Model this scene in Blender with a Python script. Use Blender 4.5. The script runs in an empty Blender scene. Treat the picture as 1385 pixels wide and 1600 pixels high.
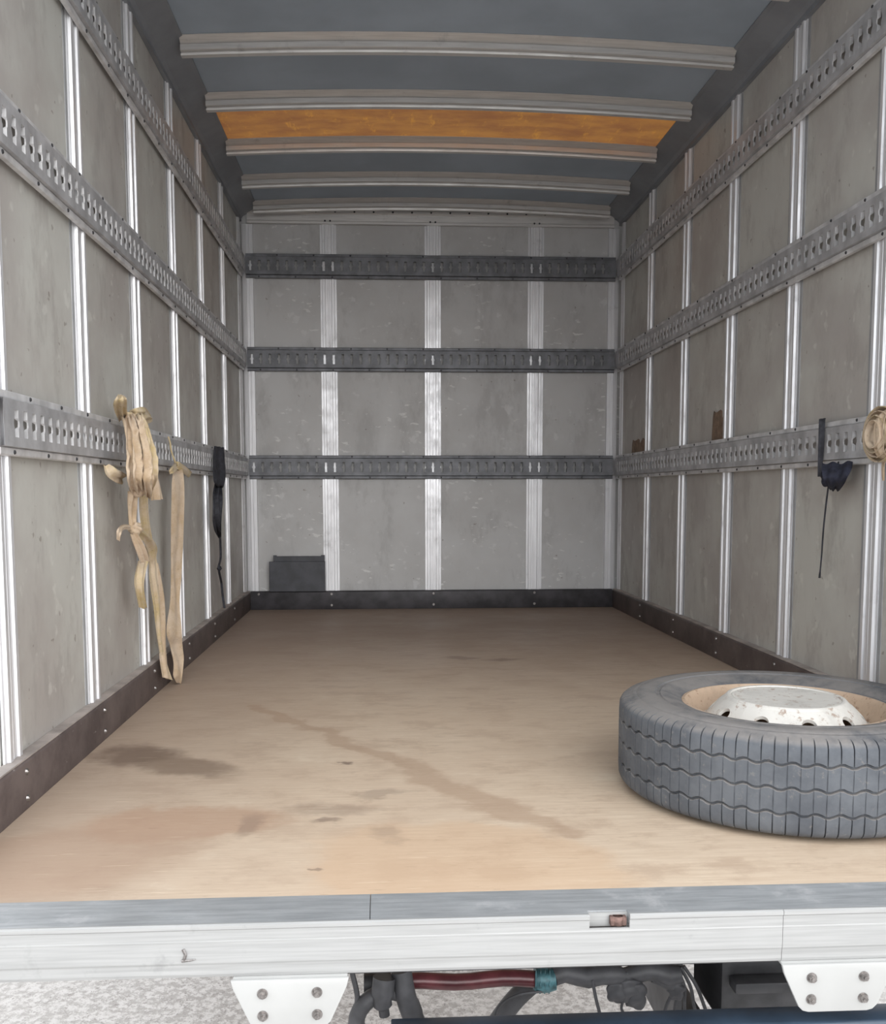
import bpy, bmesh, math, random
from mathutils import Vector, Matrix, noise
PI = math.pi
random.seed(7)
SC = bpy.context.scene
COL = SC.collection

# ------------------------------------------------------------------ camera
W = 1.78            # clear width of the cargo box
DEEP = 4.611        # distance from camera plane to back wall posts
cam_data = bpy.data.cameras.new('camera')
cam = bpy.data.objects.new('camera', cam_data)
COL.objects.link(cam)
cam_data.sensor_fit = 'HORIZONTAL'
cam_data.sensor_width = 36.0
cam_data.lens = 1500.0 * 36.0 / 1385.0
cam_data.shift_x = (692.5 - 679.04) / 1385.0
cam_data.shift_y = (904.69 - 800.0) / 1385.0
cam_data.clip_start = 0.02
cam_data.clip_end = 500
_pi, _ya, _ro = math.radians(-5.1665), math.radians(3.0862), math.radians(-0.0922)
_fw = Vector((math.sin(_ya) * math.cos(_pi), math.cos(_ya) * math.cos(_pi), math.sin(_pi)))
_r = Vector((math.cos(_ya), -math.sin(_ya), 0))
_u = _r.cross(_fw)
_r2 = _r * math.cos(_ro) + _u * math.sin(_ro)
_u2 = -_r * math.sin(_ro) + _u * math.cos(_ro)
m = Matrix((_r2, _u2, -_fw)).transposed().to_4x4()
m.translation = Vector((0.6476, 0.0, 0.5593))
cam.matrix_world = m
SC.camera = cam

# ------------------------------------------------------------------ light
world = bpy.data.worlds.new('overcast_sky')
SC.world = world
world.use_nodes = True
wn = world.node_tree.nodes
wl = world.node_tree.links
bg = wn['Background']
bg.inputs['Color'].default_value = (0.93, 0.965, 1.0, 1)
bg.inputs['Strength'].default_value = 2.2
sun_data = bpy.data.lights.new('hazy_sun', 'SUN')
sun_data.energy = 1.9
sun_data.angle = math.radians(50)
sun_data.color = (1.0, .975, .95)
sun = bpy.data.objects.new('hazy_sun', sun_data)
COL.objects.link(sun)
sun.rotation_euler = Vector((.30, -1.0, .40)).to_track_quat('Z', 'Y').to_euler()   # low haze-veiled sun behind the camera, to the right
SC.view_settings.view_transform = 'Standard'
SC.view_settings.look = 'None'
SC.view_settings.gamma = 1.0
SC.view_settings.use_curve_mapping = False
SC.view_settings.exposure = 0.0
SC.cycles.max_bounces = 10
SC.cycles.diffuse_bounces = 8


# ------------------------------------------------------------------ node helper
class NT:
    def __init__(self, name):
        self.m = bpy.data.materials.new(name)
        self.m.use_nodes = True
        self.t = self.m.node_tree
        self.n = self.t.nodes
        self.l = self.t.links
        self.b = self.n['Principled BSDF']
        self.co = self.n.new('ShaderNodeTexCoord').outputs['Object']

    def lk(self, a, b):
        self.l.new(a, b)

    def _in(self, sock, v):
        if isinstance(v, bpy.types.NodeSocket):
            self.l.new(v, sock)
        elif isinstance(v, (tuple, list)) and len(v) == 3 and sock.type == 'RGBA':
            sock.default_value = (*v, 1)
        else:
            sock.default_value = v

    def geo(self):
        return self.n.new('ShaderNodeNewGeometry').outputs['Position']

    def map(self, vec, scale=(1, 1, 1), loc=(0, 0, 0), rot=(0, 0, 0)):
        n = self.n.new('ShaderNodeMapping')
        self._in(n.inputs['Vector'], vec)
        n.inputs['Scale'].default_value = scale
        n.inputs['Location'].default_value = loc
        n.inputs['Rotation'].default_value = rot
        return n.outputs[0]

    def noise(self, vec, scale=5, detail=4, rough=.55, out='Fac', dist=0):
        n = self.n.new('ShaderNodeTexNoise')
        self._in(n.inputs['Vector'], vec)
        n.inputs['Scale'].default_value = scale
        n.inputs['Detail'].default_value = detail
        n.inputs['Roughness'].default_value = rough
        n.inputs['Distortion'].default_value = dist
        return n.outputs[out]

    def voro(self, vec, scale=5, out='Distance'):
        n = self.n.new('ShaderNodeTexVoronoi')
        self._in(n.inputs['Vector'], vec)
        n.inputs['Scale'].default_value = scale
        return n.outputs[out]

    def math(self, op, a, b=0.0, clamp=False):
        n = self.n.new('ShaderNodeMath')
        n.operation = op
        n.use_clamp = clamp
        self._in(n.inputs[0], a)
        self._in(n.inputs[1], b)
        return n.outputs[0]

    def vmath(self, op, a, b=None, s=None):
        n = self.n.new('ShaderNodeVectorMath')
        n.operation = op
        self._in(n.inputs[0], a)
        if b is not None:
            self._in(n.inputs[1], b)
        if s is not None:
            self._in(n.inputs['Scale'], s)
        return n.outputs['Value'] if op in ('DOT_PRODUCT', 'LENGTH', 'DISTANCE') else n.outputs['Vector']

    def step(self, v, lo, hi, a=0.0, b=1.0):
        n = self.n.new('ShaderNodeMapRange')
        n.interpolation_type = 'SMOOTHSTEP'
        self._in(n.inputs['Value'], v)
        n.inputs['From Min'].default_value = lo
        n.inputs['From Max'].default_value = hi
        n.inputs['To Min'].default_value = a
        n.inputs['To Max'].default_value = b
        return n.outputs['Result']

    def mix(self, fac, a, b, mode='MIX'):
        n = self.n.new('ShaderNodeMix')
        n.data_type = 'RGBA'
        n.blend_type = mode
        self._in(n.inputs[0], fac)
        self._in(n.inputs[6], a)
        self._in(n.inputs[7], b)
        return n.outputs[2]

    def bump(self, h, strength=.3, dist=.002):
        n = self.n.new('ShaderNodeBump')
        n.inputs['Strength'].default_value = strength
        n.inputs['Distance'].default_value = dist
        self._in(n.inputs['Height'], h)
        self.lk(n.outputs[0], self.b.inputs['Normal'])

    def set(self, color=None, rough=None, metal=None, spec=None):
        if color is not None: self._in(self.b.inputs['Base Color'], color)
        if rough is not None: self._in(self.b.inputs['Roughness'], rough)
        if metal is not None: self._in(self.b.inputs['Metallic'], metal)
        if spec is not None: self.b.inputs['Specular IOR Level'].default_value = spec
        return self


def simple(name, c, rough=.5, metal=0.0, var=.15, scale=20, bump=0.0, stretch=(1, 1, 1), spec=.5):
    k = NT(name)
    v = k.map(k.geo(), stretch)
    n = k.noise(v, scale, 5)
    dark = tuple(x * (1 - var) for x in c)
    light = tuple(min(1, x * (1 + var)) for x in c)
    k.set(k.mix(k.step(n, .3, .7), dark, light), rough, metal, spec)
    if bump: k.bump(n, bump, .002)
    return k.m


# ------------------------------------------------------------------ materials
def panel_mat(name, c1, c2, scuff=.0):
    k = NT(name)
    g = k.geo()
    n1 = k.noise(g, 2.6, 5, .6)
    n2 = k.noise(k.map(g, (1, 1, .45)), 9, 6, .7)
    col = k.mix(k.step(n1, .35, .68), c1, c2)
    col = k.mix(k.step(n2, .50, .66, 0, .5), col, tuple(x * .80 for x in c2))
    n3 = k.noise(k.map(g, (1, 1, 1), (3, 5, 1)), 14, 3, .6)
    col = k.mix(k.step(n3, .62, .70, 0, .35), col, tuple(min(1, x * 1.35) for x in c1))
    sp = k.noise(g, 38, 2, .5)
    col = k.mix(k.step(sp, .71, .75, 0, .5), col, (.16, .12, .09))
    if scuff:
        s1 = k.noise(k.map(g, (1.0, 1.0, 2.6), (1, 2, 3), (0, .5, 0)), 24, 3, .5)
        s2 = k.noise(g, 3.0, 2, .5)
        f = k.math('MULTIPLY', k.step(s1, .635, .665, 0, scuff), k.step(s2, .50, .58))
        col = k.mix(f, col, (.75, .75, .74))
    k.set(col, k.step(n2, .3, .7, .42, .62), 0, .4)
    k.bump(k.noise(g, 60, 4), .12, .001)
    return k.m


M = {}
M['panel_side'] = panel_mat('side_panel_paint', (.59, .585, .545), (.46, .43, .405))
M['panel_back'] = panel_mat('back_panel_paint', (.60, .60, .60), (.53, .525, .52), .9)


def aluminium(name, c=(.80, .80, .81), rough=.34, metal=.85, stretch=(40, 40, 1.2)):
    k = NT(name)
    g = k.geo()
    n = k.noise(k.map(g, stretch), 6, 4)
    d = k.noise(g, 12, 5, .7)
    col = k.mix(k.step(n, .3, .7), tuple(x * .86 for x in c), c)
    col = k.mix(k.step(d, .58, .74, 0, .45), col, tuple(x * .55 for x in c))
    k.set(col, k.step(d, .3, .7, rough - .06, rough + .14), metal, .5)
    k.bump(n, .08, .0006)
    return k.m


M['alu'] = aluminium('brushed_aluminium', (.84, .84, .86), .36, .42)
M['alu_sill'] = aluminium('sill_aluminium', (.44, .44, .435), .45, .25, (1.2, 40, 40))
M['alu_bow'] = aluminium('bow_aluminium', (.78, .76, .74), .38, .45, (1.5, 30, 30))


def sill_top():
    k = NT('worn_sill_top')
    g = k.geo()
    n = k.noise(k.map(g, (1.2, 14, 1)), 7, 6, .7)
    p = k.noise(g, 9, 5, .7)
    col = k.mix(k.step(n, .3, .7), (.32, .335, .35), (.46, .475, .49))
    col = k.mix(k.step(p, .55, .68, 0, .6), col, (.56, .56, .57))
    k.set(col, k.step(p, .3, .7, .35, .6), .35, .5)
    k.bump(n, .2, .001)
    return k.m


M['sill_top'] = sill_top()
M['rail'] = simple('galvanised_rail', (.50, .50, .515), .46, .35, .22, 14, .1)
M['flange'] = simple('rail_flange', (.68, .675, .68), .42, .3, .2, 18, .1)
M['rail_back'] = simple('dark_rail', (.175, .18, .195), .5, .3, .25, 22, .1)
M['screw'] = simple('dark_screw', (.06, .06, .065), .5, .6)
M['bolt'] = simple('steel_bolt', (.30, .28, .27), .35, .85, .3, 200)
M['roof'] = simple('blue_grey_roof_sheet', (.40, .47, .55), .6, .0, .10, 3)
M['cove'] = simple('grey_cove', (.27, .285, .31), .55, .2, .15, 5)
M['white_plate'] = simple('white_painted_plate', (.455, .455, .445), .4, 0, .05, 9)
M['dark_steel'] = simple('dark_chassis_paint', (.075, .075, .08), .5, .2, .4, 12, .3)
M['navy'] = simple('navy_painted_bar', (.035, .055, .085), .35, .1, .4, 8, .1)
M['hose'] = simple('black_rubber_hose', (.05, .05, .055), .55, 0, .3, 30, .2)
M['redpipe'] = simple('dark_red_pipe', (.11, .03, .035), .3, .1, .4, 20)
M['teal'] = simple('teal_fitting', (.05, .13, .15), .45, .2, .5, 80)
M['rust'] = simple('rusty_latch', (.17, .105, .09), .7, .2, .5, 90, .4)
M['strap'] = None
M['sheet'] = simple('charcoal_sheet', (.055, .057, .068), .5, 0, .3, 12, .1)
M['card'] = simple('brown_cardboard', (.22, .155, .11), .8, 0, .25, 40, .2)
M['black_strap'] = simple('black_webbing', (.035, .036, .045), .75, 0, .4, 60, .3)
M['blue_cloth'] = simple('dark_blue_webbing', (.022, .024, .042), .8, 0, .4, 60, .3)


def strap_mat(name, c1, c2):
    k = NT(name)
    g = k.geo()
    n = k.noise(g, 16, 5, .7)
    w = k.noise(k.map(g, (60, 60, 500)), 3, 2)
    f = k.noise(g, 120, 3, .6)
    col = k.mix(k.step(n, .35, .68), c1, c2)
    col = k.mix(k.step(f, .6, .75, 0, .5), col, (.25, .19, .13))
    k.set(col, .85, 0, .2)
    k.b.inputs['Sheen Weight'].default_value = .15
    k.bump(k.math('ADD', w, f), .45, .0015)
    return k.m


M['strap'] = strap_mat('beige_webbing', (.62, .50, .38), (.50, .37, .24))
M['strap2'] = strap_mat('yellowed_webbing', (.60, .49, .36), (.50, .39, .20))


def base_mat():
    k = NT('brown_kick_plate')
    g = k.geo()
    n = k.noise(g, 7, 6, .7)
    s = k.noise(k.map(g, (1, 1, 3)), 30, 4, .6)
    col = k.mix(k.step(n, .3, .7), (.095, .075, .073), (.17, .138, .13))
    col = k.mix(k.step(s, .68, .74, 0, .6), col, (.42, .38, .36))
    k.set(col, .55, .15, .4)
    k.bump(n, .2, .002)
    return k.m


M['base'] = base_mat()
M['seal'] = simple('grey_seal_strip', (.36, .365, .375), .5, .1, .15, 9)
M['ledge'] = simple('lit_ledge', (.40, .355, .33), .7, 0, .25, 14)  # paler tone puts the light on the ledge's top into its colour
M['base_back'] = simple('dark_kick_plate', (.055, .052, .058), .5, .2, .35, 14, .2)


def amber():
    k = NT('amber_translucent_panel')
    g = k.geo()
    n = k.noise(k.map(g, (1.2, 3, 1)), 5, 6, .7)
    n2 = k.noise(k.map(g, (4, 1.2, 1)), 7, 5, .75)
    col = k.mix(k.step(n, .3, .7), (.46, .29, .18), (.60, .40, .20))
    col = k.mix(k.step(n2, .56, .70, 0, .6), col, (.78, .54, .20))
    tr = k.n.new('ShaderNodeBsdfTranslucent')
    k.lk(col, tr.inputs['Color'])
    k.set(col, .45)
    mx = k.n.new('ShaderNodeMixShader')
    mx.inputs[0].default_value = .55
    k.lk(k.b.outputs[0], mx.inputs[1])
    k.lk(tr.outputs[0], mx.inputs[2])
    k.lk(mx.outputs[0], k.n['Material Output'].inputs['Surface'])
    return k.m


M['amber'] = amber()


def ground_mat():
    k = NT('speckled_concrete')
    g = k.geo()
    n = k.noise(g, 1.2, 5, .6)
    a = k.noise(g, 42, 3, .8)
    f = k.noise(k.map(g, (1, 1, 1), (5, 3, 0)), 75, 3, .8)
    col = k.mix(k.step(a, .40, .60), (.34, .32, .305), (.56, .54, .525))
    col = k.mix(k.step(f, .56, .64, 0, .75), col, (.20, .18, .17))
    col = k.mix(k.step(n, .35, .7, 0, .3), col, (.55, .53, .515))
    k.set(col, .9, 0, .2)
    k.bump(f, .5, .004)
    return k.m


M['ground'] = ground_mat()


def floor_mat():
    k = NT('worn_plywood_floor')
    g = k.geo()
    warp = k.vmath('SCALE', k.vmath('SUBTRACT', k.noise(g, 6, 4, .6, 'Color'), (.5, .5, .5)), s=.16)
    p = k.vmath('MULTIPLY', k.vmath('ADD', g, warp), (1, 1, 0))
    fine = k.vmath('SCALE', k.vmath('SUBTRACT', k.noise(g, 30, 4, .6, 'Color'), (.5, .5, .5)), s=.04)
    p = k.vmath('ADD', p, fine)
    p = k.vmath('MULTIPLY', p, (1, 1, 0))
    grain = k.noise(k.map(g, (1.6, 26, 1)), 5, 6, .65)
    blot = k.noise(g, 2.3, 5, .6)
    col = k.mix(k.step(grain, .3, .72), (.60, .47, .35), (.69, .56, .43))
    mott = k.noise(k.map(g, (1, 1.6, 1), (2, 5, 0)), 7, 6, .7)
    col = k.mix(k.step(mott, .47, .64, 0, .6), col, (.48, .355, .26))
    col = k.mix(k.step(mott, .44, .30, 0, .35), col, (.80, .70, .56))
    col = k.mix(k.step(blot, .40, .68, 0, .55), col, (.56, .43, .32))
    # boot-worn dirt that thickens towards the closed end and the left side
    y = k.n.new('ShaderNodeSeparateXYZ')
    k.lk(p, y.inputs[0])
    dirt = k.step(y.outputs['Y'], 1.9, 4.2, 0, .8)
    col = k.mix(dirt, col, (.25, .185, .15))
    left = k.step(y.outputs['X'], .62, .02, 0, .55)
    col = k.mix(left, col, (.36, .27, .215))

    def ell(c, r, rot, amount, color, soft=.35):
        nonlocal col
        v = k.vmath('SUBTRACT', p, (c[0], c[1], 0))
        v = k.map(v, (1, 1, 1), (0, 0, 0), (0, 0, -rot))
        v = k.vmath('MULTIPLY', v, (1 / r[0], 1 / r[1], 0))
        d = k.vmath('LENGTH', v)
        col = k.mix(k.step(d, 1 + soft, 1 - soft, 0, amount), col, color)

    def seg(a, b, r, amount, color, soft=.3):
        nonlocal col
        A, B = Vector((*a, 0)), Vector((*b, 0))
        L = (B - A).length
        D = (B - A) / L
        v = k.vmath('SUBTRACT', p, tuple(A))
        t = k.math('MINIMUM', k.math('MAXIMUM', k.vmath('DOT_PRODUCT', v, tuple(D)), 0), L)
        q = k.vmath('SUBTRACT', v, k.vmath('SCALE', tuple(D), s=t))
        d = k.math('DIVIDE', k.vmath('LENGTH', q), r)
        return k.step(d, 1 + soft, 1 - soft, 0, amount)

    segs = [((.30, 2.50), (.50, 2.24), .018), ((.50, 2.24), (.70, 1.91), .027), ((.70, 1.91), (.83, 1.68), .034),
            ((.83, 1.68), (.95, 1.53), .03)]
    f = None
    for a, b, r in segs:
        s = seg(a, b, r, .50, None, .5)
        f = s if f is None else k.math('MAXIMUM', f, s)
    col = k.mix(f, col, (.40, .27, .185))
    ell((.77, 1.38), (.25, .19), -.5, .35, (.62, .40, .24), .14)           # tan tide mark
    ell((.30, 1.60), (.17, .085), .1, .60, (.42, .26, .175), .22)          # reddish spill
    ell((.10, 1.44), (.26, .13), .25, .60, (.42, .29, .21), .25)
    ell((.115, 2.04), (.075, .075), .4, .78, (.17, .115, .085), .45)       # dark oil stain
    ell((.24, 1.955), (.13, .045), -.65, .70, (.20, .14, .10), .55)
    for c, r, a in (((.555, 1.944), (.016, .012), .8), ((.537, 1.61), (.03, .016), .6), ((.647, 1.748), (.05, .02), .35),
                    ((.541, 1.394), (.012, .008), .6), ((.652, 1.53), (.03, .03), .3), ((.56, 1.67), (.07, .03), .35),
                    ((.909, 3.205), (.05, .03), .5), ((1.057, 3.171), (.06, .025), .5), ((.42, 1.58), (.02, .05), .4)):
        ell(c, r, 0, a, (.20, .14, .11), .5)
    sc = k.noise(k.map(g, (1.5, 22, 1), (4, 2, 0)), 7, 3, .5)
    col = k.mix(k.step(sc, .65, .70, 0, .25), col, (.86, .74, .58))
    sc2 = k.noise(k.map(g, (2.5, 20, 1), (1, 7, 0), (0, 0, .1)), 9, 3, .5)
    col = k.mix(k.step(sc2, .66, .72, 0, .3), col, (.25, .16, .11))
    k.set(col, k.step(blot, .3, .7, .5, .68), 0, .35)
    k.bump(grain, .25, .0012)
    return k.m


M['floor'] = floor_mat()


def tyre_mat():
    k = NT('dusty_tyre_rubber')
    g = k.geo()
    n = k.noise(g, 9, 5, .7)
    f = k.noise(g, 70, 4, .7)
    col = k.mix(k.step(n, .3, .7), (.075, .082, .095), (.125, .135, .15))
    col = k.mix(k.step(f, .58, .75, 0, .4), col, (.30, .27, .24))
    # dust lies on faces that look up
    nn = k.n.new('ShaderNodeSeparateXYZ')
    k.lk(k.n.new('ShaderNodeNewGeometry').outputs['Normal'], nn.inputs[0])
    up = k.step(nn.outputs['Z'], .3, .9, 0, .75)
    col = k.mix(k.math('MULTIPLY', up, k.step(n, .25, .6)), col, (.26, .24, .225))
    k.set(col, .72, 0, .35)
    k.bump(f, .35, .0015)
    return k.m


M['tyre'] = tyre_mat()


def rim_mat(name, base, rust):
    k = NT(name)
    g = k.geo()
    n = k.noise(g, 11, 6, .75)
    f = k.noise(g, 45, 5, .75)
    col = k.mix(k.step(n, .45, .7, 0, .6), base, tuple(x * .72 for x in base))
    col = k.mix(k.step(f, .55, .66, 0, rust), col, (.30, .19, .13))
    k.set(col, k.step(f, .3, .7, .4, .7), .15, .4)
    k.bump(f, .3, .001)
    return k.m


M['disc'] = rim_mat('chalky_white_wheel', (.72, .70, .66), .75)
M['rim'] = rim_mat('rusty_cream_rim', (.56, .42, .31), .8)
M['hole'] = simple('wheel_hole_shade', (.03, .025, .02), .8)


# ------------------------------------------------------------------ object helpers
def link(name, verts, faces, mat, parent=None, smooth=False):
    me = bpy.data.meshes.new(name)
    me.from_pydata([tuple(v) for v in verts], [], faces)
    me.update()
    if mat: me.materials.append(mat)
    if smooth:
        me.polygons.foreach_set('use_smooth', [True] * len(me.polygons))
        try:
            me.set_sharp_from_angle(angle=math.radians(38))
        except Exception:
            pass
    o = bpy.data.objects.new(name, me)
    COL.objects.link(o)
    if parent: o.parent = parent
    return o


def copy(o, loc=None, parent=None):
    c = o.copy()
    COL.objects.link(c)
    if parent: c.parent = parent
    if loc is not None: c.location = loc
    return c


def fix_normals(o):
    bm = bmesh.new()
    bm.from_mesh(o.data)
    bmesh.ops.remove_doubles(bm, verts=bm.verts, dist=1e-6)
    bmesh.ops.recalc_face_normals(bm, faces=bm.faces)
    bm.to_mesh(o.data)
    bm.free()
    return o


def empty(name, loc=(0, 0, 0), rz=0.0):
    o = bpy.data.objects.new(name, None)
    o.empty_display_size = .1
    COL.objects.link(o)
    o.location = loc
    o.rotation_euler = (0, 0, rz)
    return o


def tag(o, label=None, cat=None, group=None, kind=None):
    if label: o['label'] = label
    if cat: o['category'] = cat
    if group: o['group'] = group
    if kind: o['kind'] = kind
    return o


class MB:
    """collects shapes into one mesh"""
    def __init__(self):
        self.v = []
        self.f = []

    def add(self, vs, fs):
        b = len(self.v)
        self.v += [tuple(x) for x in vs]
        self.f += [tuple(i + b for i in f) for f in fs]
        return self

    def box(self, x0, x1, y0, y1, z0, z1):
        vs = [(x, y, z) for x in (x0, x1) for y in (y0, y1) for z in (z0, z1)]
        fs = [(0, 1, 3, 2), (4, 6, 7, 5), (0, 4, 5, 1), (2, 3, 7, 6), (0, 2, 6, 4), (1, 5, 7, 3)]
        return self.add(vs, fs)

    def cyl(self, p, axis, r, h, n=12, r2=None):
        p = Vector(p)
        a = Vector(axis).normalized()
        u = a.orthogonal().normalized()
        w = a.cross(u)
        r2 = r if r2 is None else r2
        vs = []
        for k, (rr, hh) in enumerate(((r, 0), (r2, h))):
            for i in range(n):
                t = 2 * PI * i / n
                vs.append(p + a * hh + (u * math.cos(t) + w * math.sin(t)) * rr)
        fs = [(i, (i + 1) % n, n + (i + 1) % n, n + i) for i in range(n)]
        fs += [tuple(range(n - 1, -1, -1)), tuple(range(n, 2 * n))]
        return self.add(vs, fs)

    def tube(self, pts, r, n=8, cap=True):
        pts = [Vector(p) for p in pts]
        rs = r if isinstance(r, (list, tuple)) else [r] * len(pts)
        b = len(self.v)
        ref = None
        for i, p in enumerate(pts):
            d = (pts[min(i + 1, len(pts) - 1)] - pts[max(i - 1, 0)]).normalized()
            if ref is None: ref = d.orthogonal().normalized()
            ref = (ref - d * ref.dot(d)).normalized()
            w = d.cross(ref)
            for k in range(n):
                t = 2 * PI * k / n
                self.v.append(tuple(p + (ref * math.cos(t) + w * math.sin(t)) * rs[i]))
        for i in range(len(pts) - 1):
            for k in range(n):
                a0 = b + i * n + k
                a1 = b + i * n + (k + 1) % n
                self.f.append((a0, a1, a1 + n, a0 + n))
        if cap:
            self.f.append(tuple(b + k for k in range(n - 1, -1, -1)))
            e = b + (len(pts) - 1) * n
            self.f.append(tuple(e + k for k in range(n)))
        return self

    def extrude(self, prof, axis, a0, a1):
        """closed profile of (p, q) swept along an axis: 'x' -> (y,z), 'y' -> (x,z), 'z' -> (x,y)"""
        n = len(prof)
        vs = []
        for a in (a0, a1):
            for p, q in prof:
                vs.append({'x': (a, p, q), 'y': (p, a, q), 'z': (p, q, a)}[axis])
        fs = [(i, (i + 1) % n, n + (i + 1) % n, n + i) for i in range(n)]
        fs += [tuple(range(n - 1, -1, -1)), tuple(range(n, 2 * n))]
        return self.add(vs, fs)

    def build(self, name, mat, parent=None, smooth=False):
        return fix_normals(link(name, self.v, self.f, mat, parent, False)) if not smooth else \
            smoothen(fix_normals(link(name, self.v, self.f, mat, parent, False)))


def smoothen(o, ang=38):
    me = o.data
    me.polygons.foreach_set('use_smooth', [True] * len(me.polygons))
    try:
        me.set_sharp_from_angle(angle=math.radians(ang))
    except Exception:
        pass
    return o


def bevel(o, w=.002, seg=2):
    bm = bmesh.new()
    bm.from_mesh(o.data)
    bmesh.ops.bevel(bm, geom=[e for e in bm.edges if e.is_manifold and e.calc_face_angle(0) > .5], offset=w, segments=seg,
                    affect='EDGES', profile=.5)
    bm.to_mesh(o.data)
    bm.free()
    return smoothen(o)

# ================================================================== SETTING
Y0, Y1 = 1.299, 1.212           # rear edge of the plywood, rear face of the sill
YL = 4.097                      # last side post
PITCH = .4797
HB, HT = .088, 1.812

g = MB().box(-40, 40, -30, 60, -.92, -.90).build('ground', M['ground'])
tag(g, kind='structure')
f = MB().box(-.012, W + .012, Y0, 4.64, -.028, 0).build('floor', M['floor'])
tag(f, kind='structure')

# --- posts: ribbed hat section, local x across, -y towards the room
POST = [(-.038, .010), (-.038, .006), (-.029, .006), (-.027, 0), (-.0155, 0), (-.0135, .0045), (-.004, .0045),
        (-.003, .0035), (.003, .0035), (.004, .0045), (.0135, .0045), (.0155, 0), (.027, 0), (.029, .006), (.038, .006), (.038, .010)]


def post_mesh(name, z0, z1, parent, half=False):
    prof = POST if not half else [(p[0], p[1]) for p in POST]
    return MB().extrude(prof, 'z', z0, z1).build(name, M['alu'], parent)


def side_wall(name, y_open, x, rz, hatch):
    """slab + one panel and one post per bay; local x runs along the wall, local -y into the box"""
    out = .035
    sgn = -1 if x == 0 else 1
    mb = MB()
    xa, xb = sorted((x + sgn * .0165, x + sgn * out))
    mb.box(xa, xb, y_open, 4.66, -.06, 1.95)
    if hatch:
        mb.box(xa, xb, 1.30, y_open, .42, 1.95)
    wall = mb.build(name, M['panel_side'])
    tag(wall, kind='structure')
    root = wall
    ys = [YL - PITCH * k for k in range(0, 6)]
    edges = [4.60] + ys + ([] if hatch else [Y0 + .01])
    proto = None
    for a, b in zip(edges[:-1], edges[1:]):
        xa, xb = sorted((x + sgn * .0105, x + sgn * .0163))
        p = MB().box(xa, xb, b + .004, a - .004, .05, 1.82).build('panel', M['panel_side'], root)
        # narrow sealing strip each side of the panel
    first = None
    for y in ys:
        if first is None:
            first = post_mesh('post', HB + .0035, HT, root)
            first.rotation_euler = (0, 0, rz)
            first.location = (x, y, 0)
        else:
            copy(first, (x, y, 0))
    # corner angle
    c = MB().extrude([(-.032, .010), (-.032, .006), (-.024, 0), (-.004, 0), (-.002, .004), (.010, .004), (.010, .010)], 'z', HB, 1.82)\
        .build('corner_angle', M['alu'], root)
    c.rotation_euler = (0, 0, rz)
    c.location = (x, 4.592 - .01, 0)
    if x != 0: c.scale = (-1, 1, 1)
    # seal strips beside the posts, slightly darker and flatter
    strip = MB().box(-.052, .052, .0085, .0105, HB + .0035, HT).build('seal_strip', M['seal'], root)
    strip.rotation_euler = (0, 0, rz)
    strip.location = (x, ys[0], 0)
    for y in (ys[1:-1] if hatch else ys[1:]): copy(strip, (x, y, 0))
    return wall


side_wall('wall_left', 1.668, 0, PI / 2, True)
side_wall('wall_right', Y0, W, -PI / 2, False)

# --- back wall
wb = MB().box(-.035, W + .035, 4.64, 4.66, -.06, 1.95).build('wall_back', M['panel_back'])
tag(wb, kind='structure')
PX = [.0, .4014, .8914, 1.3815, W]
for a, b in zip(PX[:-1], PX[1:]):
    MB().box(a + .004, b - .004, 4.6335, 4.6395, .04, 1.84).build('panel', M['panel_back'], wb)
bp = post_mesh('post', HB - .01, 1.803, wb)
bp.location = (PX[1], DEEP + .012, 0)
for x in PX[2:4]: copy(bp, (x, DEEP + .012, 0))
for s in (0, 1):
    c = MB().extrude([(.002, .014), (.002, .002), (.020, 0), (.022, .004), (.034, .004), (.036, 0), (.052, 0), (.054, .014)], 'z', HB, 1.80)\
        .build('corner_post', M['alu'], wb)
    c.location = (0 if s == 0 else W, DEEP + .010, 0)
    if s: c.scale = (-1, 1, 1)
hd = MB().extrude([(DEEP + .012, 1.862), (DEEP - .004, 1.862), (DEEP - .004, 1.850), (DEEP + .001, 1.846), (DEEP + .001, 1.816),
                   (DEEP - .002, 1.812), (DEEP - .002, 1.802), (DEEP + .012, 1.802)], 'x', .03, W - .03).build('header_rail', M['alu_bow'], wb)
sc = MB().cyl((0, 0, 0), (0, -1, 0), .0045, .003, 8).build('screw', M['screw'], wb)
sc.location = (.08, DEEP - .004, 1.856)
for i in range(1, 19):
    copy(sc, (.08 + .0893 * i, DEEP - .004, 1.856))
for x in PX[1:4]:
    for dx in (-.012, .012):
        copy(sc, (x + dx, DEEP - .001, 1.815))

# --- baseboards (kick plates)
def base(name, along, mat, prof, a0, a1, bolts):
    a_left = name.endswith('left')
    o = MB().extrude(prof, along, a0, a1).build(name, mat)
    tag(o, kind='structure')
    bevel(o, .0015, 2)
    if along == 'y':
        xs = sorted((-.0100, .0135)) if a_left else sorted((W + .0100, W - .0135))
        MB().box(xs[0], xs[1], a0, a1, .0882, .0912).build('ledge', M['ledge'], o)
    bm = MB().cyl((0, 0, 0), (0, 0, 1), .0065, .0035, 10, .005).cyl((0, 0, .0035), (0, 0, 1), .003, .001, 6).build('bolt', M['bolt'], o)
    for i, (loc, rot) in enumerate(bolts):
        b = bm if i == 0 else copy(bm)
        b.location = loc
        b.rotation_euler = rot
    return o


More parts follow.
